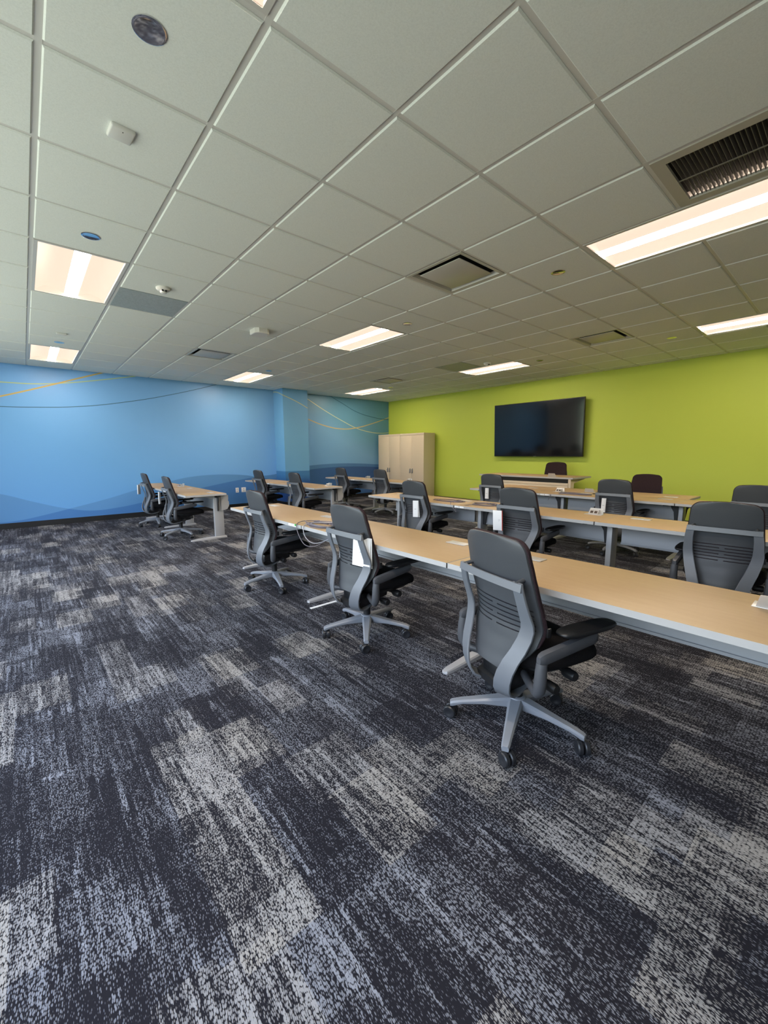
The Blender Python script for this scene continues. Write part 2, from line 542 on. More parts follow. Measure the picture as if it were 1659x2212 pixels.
# window wall: sill, head and piers
w = MB()
w.bx(XN-T, XN, YN, YW, 0, WZ0, 'white_wall'); w.bx(XN-T, XN, YN, YW, WZ1, CH+.3, 'white_wall')
ys = [YN] + [v for ab in WINS for v in ab] + [YW]
for i in range(0, len(ys), 2): w.bx(XN-T, XN, ys[i], ys[i+1], WZ0, WZ1, 'white_wall')
struct(w.build('wall_window'))
for i, (a, b) in enumerate(WINS):
    w = MB(); f = .04; x = XN-.07
    for y0, y1, z0, z1 in ((a, b, WZ0, WZ0+f), (a, b, WZ1-f, WZ1), (a, a+f, WZ0, WZ1), (b-f, b, WZ0, WZ1), ((a+b)/2-.02, (a+b)/2+.02, WZ0, WZ1)):
        w.bx(x-.03, x+.03, y0, y1, z0, z1, 'winframe')
    struct(w.build('window_%d' % (i+1)))
struct(MB().bx(XN, CX0, YW-.012, YW, 0, .10, 'base').bx(CX1, XW, YW-.012, YW, 0, .10, 'base').build('baseboard_left'))
struct(MB().bx(XW-.012, XW, YN, YW, 0, .10, 'base').build('baseboard_right'))
struct(MB().bx(CX0-.012, CX0, CY-.012, YW, 0, .10, 'base').bx(CX0-.012, CX1+.012, CY-.012, CY, 0, .10, 'base').bx(CX1, CX1+.012, CY-.012, YW, 0, .10, 'base').build('baseboard_column'))

# ------------------------------------------------------------------ ceiling
LAMPS = [(m, c) for m in (0, 5, 10) for c in (-1, 5, 11)]
DIFF = [(4, 2), (3, 9), (9, 2), (9, 9)]
PERF = [(1, 6), (9, 6)]
GRILLE = [(4, -2), (4, -1)]
skip = set(DIFF+PERF+GRILLE)
for m_, c_ in LAMPS: skip |= {(m_, c_), (m_, c_+1)}
gx = lambda m_: TX+m_*S
gy = lambda c_: TY+c_*S
ce = MB(); G = .0125
TH = .02
for m_ in range(-3, 14):
    for c_ in range(-8, 14):
        if (m_, c_) in skip: continue
        x0, x1 = max(gx(m_)+G, XN), min(gx(m_+1)-G, XW)
        y0, y1 = max(gy(c_)+G, YN), min(gy(c_+1)-G, YW)
        if x1-x0 < .02 or y1-y0 < .02: continue
        b_ = .006
        lo = [(x0+b_, y0+b_, CH-.006), (x1-b_, y0+b_, CH-.006), (x1-b_, y1-b_, CH-.006), (x0+b_, y1-b_, CH-.006)]
        mi_ = [(x0, y0, CH), (x1, y0, CH), (x1, y1, CH), (x0, y1, CH)]
        hi_ = [(x, y, CH+TH) for x, y, z in mi_]
        ce.loft([lo, mi_, hi_], 'tile')
ceil = struct(ce.build('ceiling', angle=20))
g = MB()
for m_ in range(-2, 15):
    if gx(m_) < XW: g.bx(gx(m_)-.0135, gx(m_)+.0135, YN, YW, CH+.001, CH+.03, 'grid')
def crossbars(c_):
    y = gy(c_)
    if not (YN < y < YW): return
    for m_ in range(-3, 14):
        if any(m_ == a and c_ == b+1 for a, b in LAMPS+[GRILLE[0]]): continue
        x0, x1 = max(gx(m_)+.0135, XN), min(gx(m_+1)-.0135, XW)
        if x1 > x0: g.bx(x0, x1, y-.012, y+.012, CH+.002, CH+.03, 'grid')
for c_ in range(-8, 15): crossbars(c_)
struct(g.build('ceiling_grid', ceil), )
struct(MB().bx(XN, XW, YN, YW, CH+.20, CH+.30, 'dark').build('ceiling_slab', ceil))

# troffer lamp: origin at the low corner of its two cells
def make_lamp():
    r = empty('ceiling_light')
    L, W = 2*S, S
    f = MB(); z = CH
    e_ = .024
    for x0, x1, y0, y1 in ((.014, .014+e_, .014, L-.014), (W-.014-e_, W-.014, .014, L-.014), (.014+e_, W-.014-e_, .014, .014+e_*.7), (.014+e_, W-.014-e_, L-.014-e_*.7, L-.014)):
        f.bx(x0, x1, y0, y1, z-.004, z+.02, 'lamp_frame')
    f.bx(.014, W-.014, .014, L-.014, z+.085, z+.095, 'lamp_frame')
    f.build('lamp_frame', r)
    # curved side lenses
    for sgn in (-1, 1):
        q = MB()
        rows = [i/8 for i in range(9)]
        cx = W/2
        def fp(u, t, sgn=sgn):
            x = .055 + t*(W/2-.055-.038)
            return (cx+sgn*x, .032+u*(L-.064), z+.012+.05*math.sin(PI*min(1, (1-t)*1.0))**1.0*.9+.008*(1-t))
        q.sheet([0, 1], rows, fp, (0, 0, 1), .004, 'glow2')
        for ya in (.0325, L-.0365): q.bx(cx+sgn*.055, cx+sgn*(W/2-.038), ya, ya+.004, z-.001, z+.066, 'glow2')
        q.build('side_lens', r)
    q = MB()
    prof = [(-.05, .03), (-.046, .012), (-.03, .002), (0, -.002), (.03, .002), (.046, .012), (.05, .03)]
    q.loft([[(W/2+u, y, z+v) for u, v in prof] for y in (.032, L-.032)], 'glow')
    q.build('lamp_core', r)
    return r
lamp0 = make_lamp()
LLAB = {(0, -1): 'recessed two by four ceiling light cut by the top edge, beside the black round disc',
        (0, 5): 'recessed ceiling light showing glowing pink panels, left beside the grey perforated panel',
        (0, 11): 'small recessed ceiling light at far left, just above the blue mural wall',
        (5, -1): 'long bright recessed ceiling light at right, beside the dark louvred grille',
        (5, 5): 'recessed ceiling light in the middle of the ceiling, beyond the square diffuser',
        (5, 11): 'recessed ceiling light near the blue wall, left of the blue column',
        (10, -1): 'recessed ceiling light at right edge nearest the green wall',
        (10, 5): 'recessed ceiling light above the television, touching a grey perforated panel',
        (10, 11): 'farthest recessed ceiling light, above the beige cabinets'}
for i, mc in enumerate(LAMPS):
    o = lamp0 if i == 0 else copy_tree(lamp0)
    o.location = (gx(mc[0]), gy(mc[1]), 0)
    tag(o, LLAB[mc], 'ceiling light', 'recessed lights in the tile ceiling')

# square plaque diffusers
def make_diff():
    r = empty('air_diffuser'); z = CH; a = .016; W = S
    f = MB()
    def ring(i0, z0, i1, z1):
        A = [(i0, i0, z0), (W-i0, i0, z0), (W-i0, W-i0, z0), (i0, W-i0, z0)]
        B_ = [(i1, i1, z1), (W-i1, i1, z1), (W-i1, W-i1, z1), (i1, W-i1, z1)]
        f.loft([A, B_], 'vent2', cap=False)
    ring(a, z-.003, .045, z-.002); ring(.045, z-.002, .058, z+.030); ring(a, z-.003, a, z+.02)
    f.build('diffuser_frame', r)
    q = MB()
    for i0, z0, i1, z1 in ((.058, z+.030, .060, z+.09), (.060, z+.09, .30, z+.095)):
        q.loft([[(i0, i0, z0), (W-i0, i0, z0), (W-i0, W-i0, z0), (i0, W-i0, z0)], [(i1, i1, z1), (W-i1, i1, z1), (W-i1, W-i1, z1), (i1, W-i1, z1)]], 'dark', cap=False)
    q.build('duct', r)
    MB().box((W/2, W/2, z+.001), (W-.19, W-.19, .007), 'vent2', .003).build('face_plate', r)
    return r
d0 = make_diff()
DL = ['square air diffuser in the ceiling between the long bright light and centre, nearest of four',
      'bluish square air diffuser near the boxy white ceiling unit and the mural wall',
      'square air diffuser close to the green wall, above and right of the television',
      'smallest farthest square air diffuser above the beige cabinets']
for i, mc in enumerate(DIFF):
    o = d0 if i == 0 else copy_tree(d0)
    o.location = (gx(mc[0]), gy(mc[1]), 0)
    tag(o, DL[i], 'air vent', 'square diffusers in the ceiling')

for i, mc in enumerate(PERF):
    f = MB()
    f.bx(gx(mc[0])+.015, gx(mc[0])+S-.015, gy(mc[1])+.015, gy(mc[1])+S-.015, CH-.002, CH+.012, 'perf')
    tag(f.build('perforated_panel'), ['grey perforated return panel beside the left ceiling light and smoke detector', 'dark grey perforated return panel touching the light above the television'][i], 'air vent', 'perforated return panels in the ceiling')

# long louvred return grille
r = empty('return_grille', (gx(4), gy(-2), 0), 0, 'large dark louvred return air grille beside the long bright light at right', 'air vent')
L, W = 2*S, S
f = MB()
for x0, x1, y0, y1 in ((.014, .075, .014, L-.014), (W-.07, W-.014, .014, L-.014), (.075, W-.07, .014, .07), (.075, W-.07, L-.075, L-.014)):
    f.bx(x0, x1, y0, y1, CH-.006, CH+.012, 'vent')
f.build('grille_frame', r)
f = MB()
y = .08
while y < L-.08:
    f.box((W/2, y, CH+.012), (W-.145, .0022, .022), 'slat', rot=Matrix.Rotation(math.radians(12), 3, 'X'))
    y += .0205
f.bx(W/2-.004, W/2+.004, .07, L-.075, CH-.004, CH+.001, 'slat')
f.build('louvre_blades', r)
MB().bx(.03, W-.03, .03, L-.03, CH+.07, CH+.08, 'dark').build('duct', r)

# small round polished covers
def disc(x, y, r_, label, m='mirror'):
    f = MB(); n = 28
    f.lathe([(r_, CH-.006), (r_, CH-.009), (r_-.006, CH-.011), (r_-.010, CH-.010), (0, CH-.010)], (x, y, 0), m, n)
    return tag(f.build('sprinkler_cover'), label, 'sprinkler cover', 'round polished covers in the ceiling')
def gpt(m_, c_): return TX+m_*S, TY+c_*S
for (m_, c_), lab in (((.49, 1.49), 'large dark looking round ceiling disc at top left, nearest of all'),
        ((.51, 4.5), 'blue reflecting round ceiling disc before the left ceiling light'),
        ((.53, 10.40), 'tiny round ceiling disc just before the far left light above the mural'),
        ((5.5, 1.52), 'round ceiling disc between the nearest square diffuser and the long bright light'),
        ((5.5, 4.5), 'round ceiling disc right beside the central ceiling light'),
        ((5.49, 10.45), 'round ceiling disc beside the light left of the blue column'),
        ((10.49, 4.5), 'round ceiling disc to the right of the light above the television'),
        ((10.45, 10.5), 'farthest tiny round ceiling disc beside the light above the cabinets'),
        ((10.6, 1.5), 'round ceiling disc before the ceiling light at the right edge')):
    x, y = gpt(m_, c_); disc(x, y, .058, lab)

# smoke detectors
for (m_, c_), lab in (((1.51, 5.61), 'white round smoke detector above the left grey perforated panel'), ((9.66, 5.60), 'small white smoke detector just left of the light above the television')):
    x, y = gpt(m_, c_)
    r = empty('smoke_detector', (x, y, CH-.006), 0, lab, 'smoke detector', 'smoke detectors on the ceiling')
    MB().lathe([(.062, 0), (.062, -.014), (.052, -.024), (.030, -.030), (.028, -.044), (.018, -.050), (0, -.050)], (0, 0, 0), 'enamel').build('housing', r)
    f = MB()
    for dx in (-.014, .014): f.lathe([(.009, -.0305), (.009, -.045), (0, -.0465)], (dx+.0, -.034, .008), 'dark', 12)
    f.build('sensor_eye', r)
x, y = gpt(.5, 2.5)
r = empty('motion_sensor', (x, y, CH-.006), math.radians(4), 'small pale square sensor with rounded corners on the tile below the dark disc', 'sensor')
MB().box((0, 0, -.006), (.105, .105, .022), 'enamel', .009, seg=3).build('housing', r)
MB().lathe([(.003, -.0165), (.003, -.0178), (0, -.0178)], (-.0, -.03, 0), 'dark', 10).build('status_light', r)
x, y = gpt(.52, 9.5)
tag(MB().box((x, y, CH-.018), (.11, .05, .026), 'enamel', .010).build('occupancy_sensor'), 'tiny white bar shaped sensor before the far left ceiling light', 'sensor')
x, y = gpt(3.52, 6.72)
r = empty('access_point', (x, y, CH-.006), 0, 'boxy white wireless unit with cut corners hanging from the ceiling, middle left', 'access point')
o8 = [(.055, .115), (.095, .075), (.095, -.075), (.055, -.115), (-.055, -.115), (-.095, -.075), (-.095, .075), (-.055, .115)]
MB().loft([[(a, b, 0) for a, b in o8], [(a, b, -.05) for a, b in o8], [(a*.93, b*.94, -.058) for a, b in o8]], 'enamel').build('housing', r)
MB().lathe([(.003, -.0575), (.003, -.0595), (0, -.0595)], (.0, 0, 0), 'glow2', 10).build('status_light', r)

# ------------------------------------------------------------------ chair prototype (faces +x)
PXT = [(.36, -.190), (.42, -.176), (.50, -.160), (.58, -.152), (.67, -.158), (.75, -.172), (.83, -.190), (.90, -.205), (.972, -.218)]
PKT = [(.36, .02), (.45, .05), (.56, .075), (.64, .060), (.70, .046), (.80, .038), (.97, .032)]
def pkz(z): return interp(PKT, z)
def pxz(z): return interp(PXT, z)
def hw_shell(z):
    full = interp([(.362, .100), (.385, .128), (.42, .152), (.46, .180), (.50, .202), (.58, .213), (.68, .210), (.80, .202), (.90, .193), (.97, .183)], z)
    top = .960
    if z > top-.055:
        d = max(0, top-z); full = full-.055+math.sqrt(max(0, .055**2-(.055-d)**2))
    return full
def make_chair():
    r = empty('office_chair')
    us = [-1, -.96, -.90, -.75, -.6, -.45, -.3, -.15, -.07, .07, .15, .3, .45, .6, .75, .90, .96, 1]
    slots = [.655, .633, .611, .589, .567, .545]
    zs = [.960, .959, .956, .951, .944, .936, .925, .912, .900, .875, .84, .80, .77, .74, .71, .68, .668]
    for q in slots: zs += [q+.003, q-.003]
    zs += [.53, .515, .50, .485, .46, .44, .42, .40, .385, .372, .362]
    zs = sorted(set(zs), reverse=True)
    def fp(u, z, dx=0, k=1.0, dz=0):
        h = hw_shell(z)*k
        return (pxz(z)+dx+pkz(z)*(abs(u)**2.2), h*u, z-.010*u*u+dz)
    def hole(i, j):
        z = (zs[i]+zs[i+1])/2; u = (us[j]+us[j+1])/2
        for k, q in enumerate(slots):
            if abs(z-q) < .0031 and abs(u) < .90:
                return not (k % 2 == 1 and abs(u) < .07)
        return False
    MB().sheet(us, zs, fp, (1, 0, 0), .010, 'shell', hole).build('back_shell', r, 50)
    zz = [q for q in zs if q > .50] + [.50, .485, .472, .462, .456]
    p = MB()
    # cushion: rounded section stack along u for every row
    secs = []
    for z in zz:
        h = hw_shell(z)+.006
        if z < .51: h -= .07*((.51-z)/.054)**2.2
        row = []
        for u in [-1, -.97, -.9, -.7, -.45, -.2, 0, .2, .45, .7, .9, .97, 1]:
            row.append((pxz(z)+.011+pkz(z)*abs(u)**2.2, h*u, z-.010*u*u))
        for u in [1, .97, .9, .7, .45, .2, 0, -.2, -.45, -.7, -.9, -.97, -1]:
            ed = .5 if abs(u) == 1 else (.8 if abs(u) > .95 else 1.0)
            e2 = min(1.0, .35+(.968-z)/.03) if z > .94 else (min(1.0, .4+(z-.45)/.05))
            row.append((pxz(z)+.011+.024*ed*max(.3, e2)+pkz(z)*abs(u)**2.2, h*u, z-.010*u*u+.003))
        secs.append(row)
    p.loft(secs, 'fabric2').build('backrest_cushion', r, 60)
    # grey back frame: bar and two swept ribbons
    def ribbon(path, th=.012):
        out = []
        for (x, y, z, w_, ph), nx in path:
            sgn = 1 if y > 0 else -1
            d = Vector((math.sin(ph), sgn*math.cos(ph), 0))
            n = Vector(nx).normalized()
            c = Vector((x, y, z)); a = d*w_/2; b = n*th/2; c1 = .18
            out.append([c-a-b*.3, c-a*(1-c1*.4)-b, c+a*(1-c1*.4)-b, c+a-b*.3, c+a+b*.3, c+a*(1-c1*.4)+b, c-a*(1-c1*.4)+b, c-a+b*.3])
        return out
    f = MB()
    D = math.radians
    base = [(-.197, .179, .782, .050, D(8)), (-.192, .184, .745, .052, D(8)), (-.180, .189, .70, .053, D(8)), (-.163, .191, .65, .056, D(10)),
            (-.146, .193, .605, .062, D(11)), (-.140, .190, .572, .066, D(12)), (-.146, .182, .530, .070, D(13)), (-.166, .168, .475, .074, D(14)),
            (-.190, .152, .425, .077, D(16)), (-.206, .138, .375, .079, D(18)), (-.210, .127, .33, .080, D(20)), (-.203, .118, .29, .079, D(22)),
            (-.183, .108, .258, .076, D(24)), (-.150, .098, .238, .070, D(26)), (-.105, .088, .232, .062, D(26)), (-.05, .074, .240, .052, D(26)), (.0, .062, .252, .045, D(26))]
    for sgn in (1, -1):
        pts = [Vector((b_[0], sgn*b_[1], b_[2])) for b_ in base]
        path = []
        for i, b_ in enumerate(base):
            t = (pts[min(i+1, len(pts)-1)]-pts[max(i-1, 0)]).normalized()
            d = Vector((math.sin(b_[4]), sgn*math.cos(b_[4]), 0))
            n = d.cross(t)
            if n.x > 0 and abs(n.x) > .2: n = -n
            if i > 12 and n.z > 0: n = -n
            path.append(((b_[0], sgn*b_[1], b_[2], b_[3], b_[4]), n))
        f.loft(ribbon(path), 'frame')
    bar = []
    for i in range(13):
        y = -.205+.41*i/12; q = (y/.205)**2
        cx, cz = -.214+.018*q, .766-.003*q
        tl = Vector((.13, 0, 1)).normalized()*.0175; nx = Vector((1, 0, -.13)).normalized()*.006
        c = Vector((cx, y, cz))
        bar.append([c-tl-nx*.4, c-tl*.92-nx, c+tl*.92-nx, c+tl-nx*.4, c+tl+nx*.4, c+tl*.92+nx, c-tl*.92+nx, c-tl+nx*.4])
    f.loft(bar, 'frame')
    fr = f.build('back_frame', r, 40)
    # pivots joining the frame to the shell
    for sgn in (1, -1):
        MB().cyl((-.20, sgn*.175, .775), (-.150, sgn*.168, .785), .010, 'shell', n=12).build('back_pivot', r)
        MB().box((-.058, sgn*.226, .560), (.022, .010, .04), 'black', .003).build('back_clip', r)
    # lower yoke behind the seat
    f = MB()
    f.loft([[(-.165, y, z) for y, z in ((-.085, .236), (.085, .236), (.10, .27), (-.10, .27))],
            [(-.06, y, z) for y, z in ((-.085, .245), (.085, .245), (.09, .335), (-.09, .335))],
            [(.14, y, z) for y, z in ((-.06, .27), (.06, .27), (.075, .345), (-.075, .345))]], 'black')
    f.box((-.10, 0, .30), (.09, .19, .09), 'black', .02)
    mech = f.build('tilt_mechanism', r, 30)
    for x in (-.0, .11):
        MB().lathe([(.010, -.10), (.010, -.17), (.021, -.172), (.023, -.18), (.023, -.225), (.019, -.233), (0, -.234)], (x, 0, .292+x*.3), 'black', 20, 'Y').build('adjustment_knob', mech)
    # seat
    def outl(sc, z, drop=True, n=40, cx=.102, a=.235, b=.235, pw=3.2):
        o_ = []
        for i in range(n):
            t = 2*PI*i/n
            c, s_ = math.cos(t), math.sin(t)
            x = cx+a*sc*math.copysign(abs(c)**(2/pw), c); y = b*sc*math.copysign(abs(s_)**(2/pw), s_)
            if x < 0: y *= 1-.10*min(1, -x/.2)
            dz = -.030*max(0, (x-.16)/.17)**2 if drop else 0
            o_.append((x, y, z+dz))
        return o_
    st = MB()
    st.loft([outl(.88, .376), outl(.97, .382), outl(1.0, .395), outl(1.0, .414), outl(.975, .430), outl(.92, .438), outl(.75, .441), outl(.4, .439)], 'fabric')
    st.build('seat', r, 50)
    MB().loft([outl(.55, .335, False), outl(.80, .350, False), outl(.90, .374), outl(.90, .380)], 'black').build('seat_pan', r)
    # arms
    for sgn in (1, -1):
        f = MB()
        y1 = sgn*.262
        f.tube([(-.06, sgn*.10, .318), (-.095, sgn*.17, .314), (-.115, sgn*.222, .314), (-.128, sgn*.248, .322), (-.134, y1, .345), (-.136, sgn*.266, .38), (-.134, sgn*.266, .43), (-.130, sgn*.265, .462)],
               .02, 'armg', 14, rs=[.018, .018, .019, .022, .025, .025, .0235, .022])
        f.lathe([(.0235, 0), (.0235, .002), (0, .002)], (-.135, sgn*.266, .405), 'shell', 14)
        arm = f.build('armrest', r, 40)
        f = MB()
        secs = []
        for t in (0, .03, .08, .5, .92, .98, 1):
            x = -.150+.33*t; z = .478+.040*t; k = .55 if t in (0, 1) else (.85 if t in (.03, .98) else 1)
            hh, ww = .024*k, .019*k
            secs.append([(x, sgn*.265+a*ww, z+b*hh) for a, b in ((-1, -.7), (-.7, -1), (.7, -1), (1, -.7), (1, .5), (.7, 1), (-.7, 1), (-1, .5))])
        f.loft(secs, 'armg').build('arm_beam', arm, 40)
        MB().cyl((.135, sgn*.265, .520), (.135, sgn*.262, .553), .014, 'black').build('pad_post', arm)
        f = MB()
        def padr(sc, z, sgn=sgn):
            o_ = []
            for i in range(28):
                t = 2*PI*i/28; c, s_ = math.cos(t), math.sin(t)
                o_.append((.128+.160*sc*math.copysign(abs(c)**.6, c), sgn*.258+.046*sc*math.copysign(abs(s_)**.6, s_), z))
            return o_
        f.loft([padr(.80, .548), padr(.93, .550), padr(1, .558), padr(1, .564), padr(.95, .570), padr(.7, .572)], 'black')
        f.build('arm_pad', arm, 50)
    MB().cyl((0, 0, .11), (0, 0, .30), .026, 'black', n=24).cyl((0, 0, .22), (0, 0, .27), .030, 'black', n=24).cyl((0, 0, .045), (0, 0, .11), .019, 'black').build('gas_column', r)
    # five-star base: every leg and caster is a sub-part
    b0 = MB().lathe([(.03, .088), (.046, .092), (.048, .128), (.040, .140), (.026, .142)], (0, 0, 0), 'legg', 30).build('base', r)
    def legm():
        q = MB(); secs = []
        for x, hw_, z0, z1 in ((.020, .036, .088, .138), (.06, .033, .090, .134), (.16, .026, .090, .118), (.26, .0205, .080, .102), (.305, .0185, .066, .092), (.318, .015, .064, .086)):
            c_ = hw_*.35
            secs.append([(x, -hw_*.8, z0), (x, hw_*.8, z0), (x, hw_, z0+.006), (x, hw_, z1-.008), (x, hw_-c_, z1), (x, -hw_+c_, z1), (x, -hw_, z1-.008), (x, -hw_, z0+.006)])
        q.loft(secs, 'legg'); return q
    def casm():
        q = MB()
        q.cyl((0, 0, .045), (0, 0, .075), .0075, 'tyre', n=12)
        for sg in (-1, 1):
            q.lathe([(.004, sg*.004), (.0275, sg*.004), (.031, sg*.008), (.031, sg*.022), (.027, sg*.027), (.018, sg*.0275), (.013, sg*.025), (0, sg*.025)], (-.012, 0, .031), 'tyre', 24, 'Y')
        q.box((-.006, 0, .046), (.034, .030, .022), 'tyre', .006)
        return q
    leg0, cas0 = legm().build('base_leg', b0, 30), casm().build('caster', b0, 35)
    for k in range(5):
        a = k*2*PI/5
        L_ = leg0 if k == 0 else leg0.copy(); C_ = cas0 if k == 0 else cas0.copy()
        if k: COL.objects.link(L_); COL.objects.link(C_); L_.parent = b0; C_.parent = b0
        L_.rotation_euler = (0, 0, a)
        C_.location = (.304*math.cos(a), .304*math.sin(a), 0)
        C_.rotation_euler = (0, 0, a+random.uniform(-1.3, 1.3))
    return r
chair0 = make_chair()
first = [True]
def place_chair(x, y, deg, label, base_deg=None, raise_=0.0, casters=None):
    if first[0]: o = chair0; first[0] = False
    else: o = copy_tree(chair0)
    o.location = (x, y, 0); o.rotation_euler = (0, 0, math.radians(deg))
    tag(o, label, 'office chair', 'mesh backed office chairs at the training tables')
    bd = math.radians((base_deg if base_deg is not None else random.uniform(0, 72))-deg)
    for c in kids(o):
        nm = c.name.split('.')[0]
        if nm == 'base':
            c.rotation_euler = (0, 0, bd)
            for k in kids(c):
                if k.name.startswith('caster'):
                    k.rotation_euler = (0, 0, random.uniform(0, 2*PI))
        elif raise_ and nm != 'base':
            c.location = (0, 0, raise_)
    return o
c3 = place_chair(1.694, .979, -16, 'nearest grey backed office chair, in the foreground facing the front row tables', -84.6)
c2 = place_chair(1.783, 2.254, 0, 'grey office chair at front row, second from camera, white leaflet tucked in its back', -57.5)
c1 = place_chair(1.784, 3.735, 0, 'grey office chair at the far end of the front row, before the coiled cables', -33)
l2 = place_chair(1.78, 6.98, 0, 'nearer of two office chairs at the white topped table against the mural', -77)
l1 = place_chair(1.765, 8.42, 0, 'leftmost office chair, farther of two at the table against the mural', -100)
s1 = place_chair(3.815, 8.24, 2, 'office chair by the white wall outlets, farther of two at the table before the column', 10)
s2 = place_chair(3.81, 6.69, 0, 'office chair in front of the blue column, at the near end of its table', 20)
b1 = place_chair(5.78, 8.05, 0, 'office chair farthest back, left of two before the beige cabinets', 30)
b2 = place_chair(5.78, 6.62, 0, 'office chair just left of the beige cabinets at the back table', -31)
r2a = place_chair(3.78, 3.62, 0, 'second row office chair with white leaflet over its back frame, left of three', 5)
r2b = place_chair(3.78, 2.18, 0, 'second row office chair with white leaflet box hanging at its left side', 15)
r2c = place_chair(3.775, .59, 4, 'large dark office chair at right edge, second row, seen from straight behind', 40)
r3a = place_chair(5.78, 3.86, 0, 'third row office chair below the left edge of the television', 12)
r3b = place_chair(5.76, 2.02, 0, 'third row office chair with white papers on its back, right of the power lid', 33)
r3c = place_chair(5.78, .66, 0, 'dark office chair cut by the right edge, in the third row', 50)
f1 = place_chair(7.02, 2.13, 180, 'brown office chair facing the camera behind the third row tables', 25)
t1 = place_chair(8.12, 4.08, 196, 'brown office chair behind the raised teacher desk under the television', 44, .135)

# ------------------------------------------------------------------ tables
def make_desk(name, loc, L, H, legs, closed, opened, label, group, flip=False, D=.59, sticker=None, inset=.10):
    """local x: 0 user side .. D rear; local y: 0 .. L"""
    r = empty(name, loc, PI if flip else 0, label, 'table', group)
    pan = 'dpanel'
    t = MB().bx(.0025, D-.0025, .0025, L-.0025, H-.028, H, 'lam', .001); t.build('tabletop', r)
    e_ = MB()
    z0, z1 = H-.029, H-.0012
    e_.bx(0, .003, 0, L, z0, z1, 'band').bx(D-.003, D, 0, L, z0, z1, 'band').bx(0, D, 0, .003, z0, z1, 'band').bx(0, D, L-.003, L, z0, z1, 'band')
    e_.bx(.002, D-.002, .002, L-.002, H-.0295, H-.0275, 'band')
    e_.build('edge_band', r)
    # trough-shaped modesty panel at the rear
    px0 = D-inset
    y0, y1 = .06, L-.06
    prof = [(px0, H-.05), (px0+.004, H-.05), (px0+.004, .455), (px0+.02, .440), (px0+.085, .440), (px0+.125, .475), (px0+.135, .52), (px0+.135, H-.05), (px0+.139, H-.05), (px0+.139, .52), (px0+.128, .473), (px0+.087, .436), (px0-.012, .436), (px0-.016, .452), (px0-.012, .452), (px0-.010, .440), (px0, .440)]
    dz = H-.70
    prof = [(a, b+(dz if b < H-.06 else 0)) for a, b in prof]
    MB().prism(prof, lambda u, v, w_: (u, w_, v), y0, y1, pan).build('modesty_panel', r, 30)
    for yy, ww in ((y0-.004, .004), (y1, .004)):
        f = MB()
        cap = [(px0+.03, H-.032), (px0+.142, H-.032), (px0+.142, .60+dz), (px0+.134, .585+dz), (px0+.150, .56+dz), (px0+.150, .50+dz), (px0+.12, .448+dz), (px0+.03, .432+dz)]
        f.prism(cap, lambda u, v, w_: (u, w_, v), yy, yy+ww, 'dmetal').build('end_cap', r, 30)
    f = MB()
    f.bx(.10, D-.14, .10, .14, H-.05, H-.0295, 'black').bx(.10, D-.14, L-.14, L-.10, H-.05, H-.0295, 'black')
    f.bx(D-.16, D-.12, .05, L-.05, H-.06, H-.0295, 'black')
    f.build('under_rail', r)
    for ly in legs:
        q = MB()
        xa, xb = D-.175, D-.035
        q.box(((xa+xb)/2, ly, (H-.03+.028)/2), (xb-xa, .048, H-.03-.026), 'dmetal', .003)
        q.bx(xa+.01, xb+.001, ly-.018, ly+.018, .04, H-.06, 'dpanel')
        leg = q.build('leg', r)
        fo = MB(); secs = []
        for x, hw_, h in ((.055, .010, .012), (.062, .020, .017), (.10, .027, .022), (.30, .033, .032), (D-.06, .034, .034), (D-.01, .028, .030), (D, .02, .026)):
            secs.append([(x, ly-hw_, 0), (x, ly+hw_, 0), (x, ly+hw_, h*.7), (x, ly+hw_*.75, h), (x, ly-hw_*.75, h), (x, ly-hw_, h*.7)])
        fo.loft(secs, 'dmetal').build('foot', leg, 30)
        br = MB()
        br.loft([[(x, ly+s_*.016, zz) for s_, zz in ((-1, H-.030), (1, H-.030), (1, H-.030-h), (-1, H-.030-h))] for x, h in ((.16, .012), (.30, .022), (D-.17, .06))], 'dmetal')
        br.build('support_bracket', leg, 30)
        # black cable bracket at the panel ends
        bb = MB()
        for s_ in (1, -1):
            pr = [(0, H-.032), (s_*.085, H-.032), (s_*.075, H-.10), (s_*.045, H-.15), (s_*.03, H-.27), (0, H-.27)]
            if 0 < ly+s_*.08 < L:
                bb.loft([[(px0-.03, ly+s_*.026+a, b) for a, b in pr], [(px0-.022, ly+s_*.026+a, b) for a, b in pr]], 'black')
        if bb.bm.verts: bb.build('cable_bracket', leg, 30)
    pxp = .44 if D < .62 else D-.15
    for cy in closed:
        q = MB(); q.box((pxp, cy, H+.0015), (.072, .155, .004), 'alu', .0012)
        q.box((pxp-.040, cy, H+.003), (.006, .15, .005), 'alu', .001)
        q.build('outlet_cover', r)
    for oy in opened:
        mir = oy < 0; oy = abs(oy)               # negative: the unit is turned round, lid towards the sitter
        q = MB(); q.box((0, 0, H+.0015), (.088, .165, .003), 'alu', .001)
        # tilted lid
        lid = [(-.070, 0), (.070, 0), (.058, .052), (-.058, .052)]
        q.loft([[(.034+v*.35, u, H+.003+v) for u, v in lid], [(.038+v*.35, u, H+.003+v) for u, v in lid]], 'alu')
        pm = q.build('power_module', r, 30); pm.location = (pxp, oy, 0); pm.rotation_euler = (0, 0, PI if mir else 0)
        q = MB()
        q.loft([[(-.036, s_, H+.003), (.030, s_, H+.003), (.022, s_, H+.042), (.004, s_, H+.046)] for s_ in (-.042, .042)], 'alu')
        q.build('outlet_housing', pm, 30)
        q = MB()
        nrm = Vector((-.043, 0, .040)).normalized()
        for s_ in (-.020, .018):
            c = Vector((-.016, s_, H+.0245))
            q.box(c, (.027, .026, .002), 'socket', rot=Matrix.Rotation(-math.radians(47), 3, 'Y'))
        q.build('socket', pm)
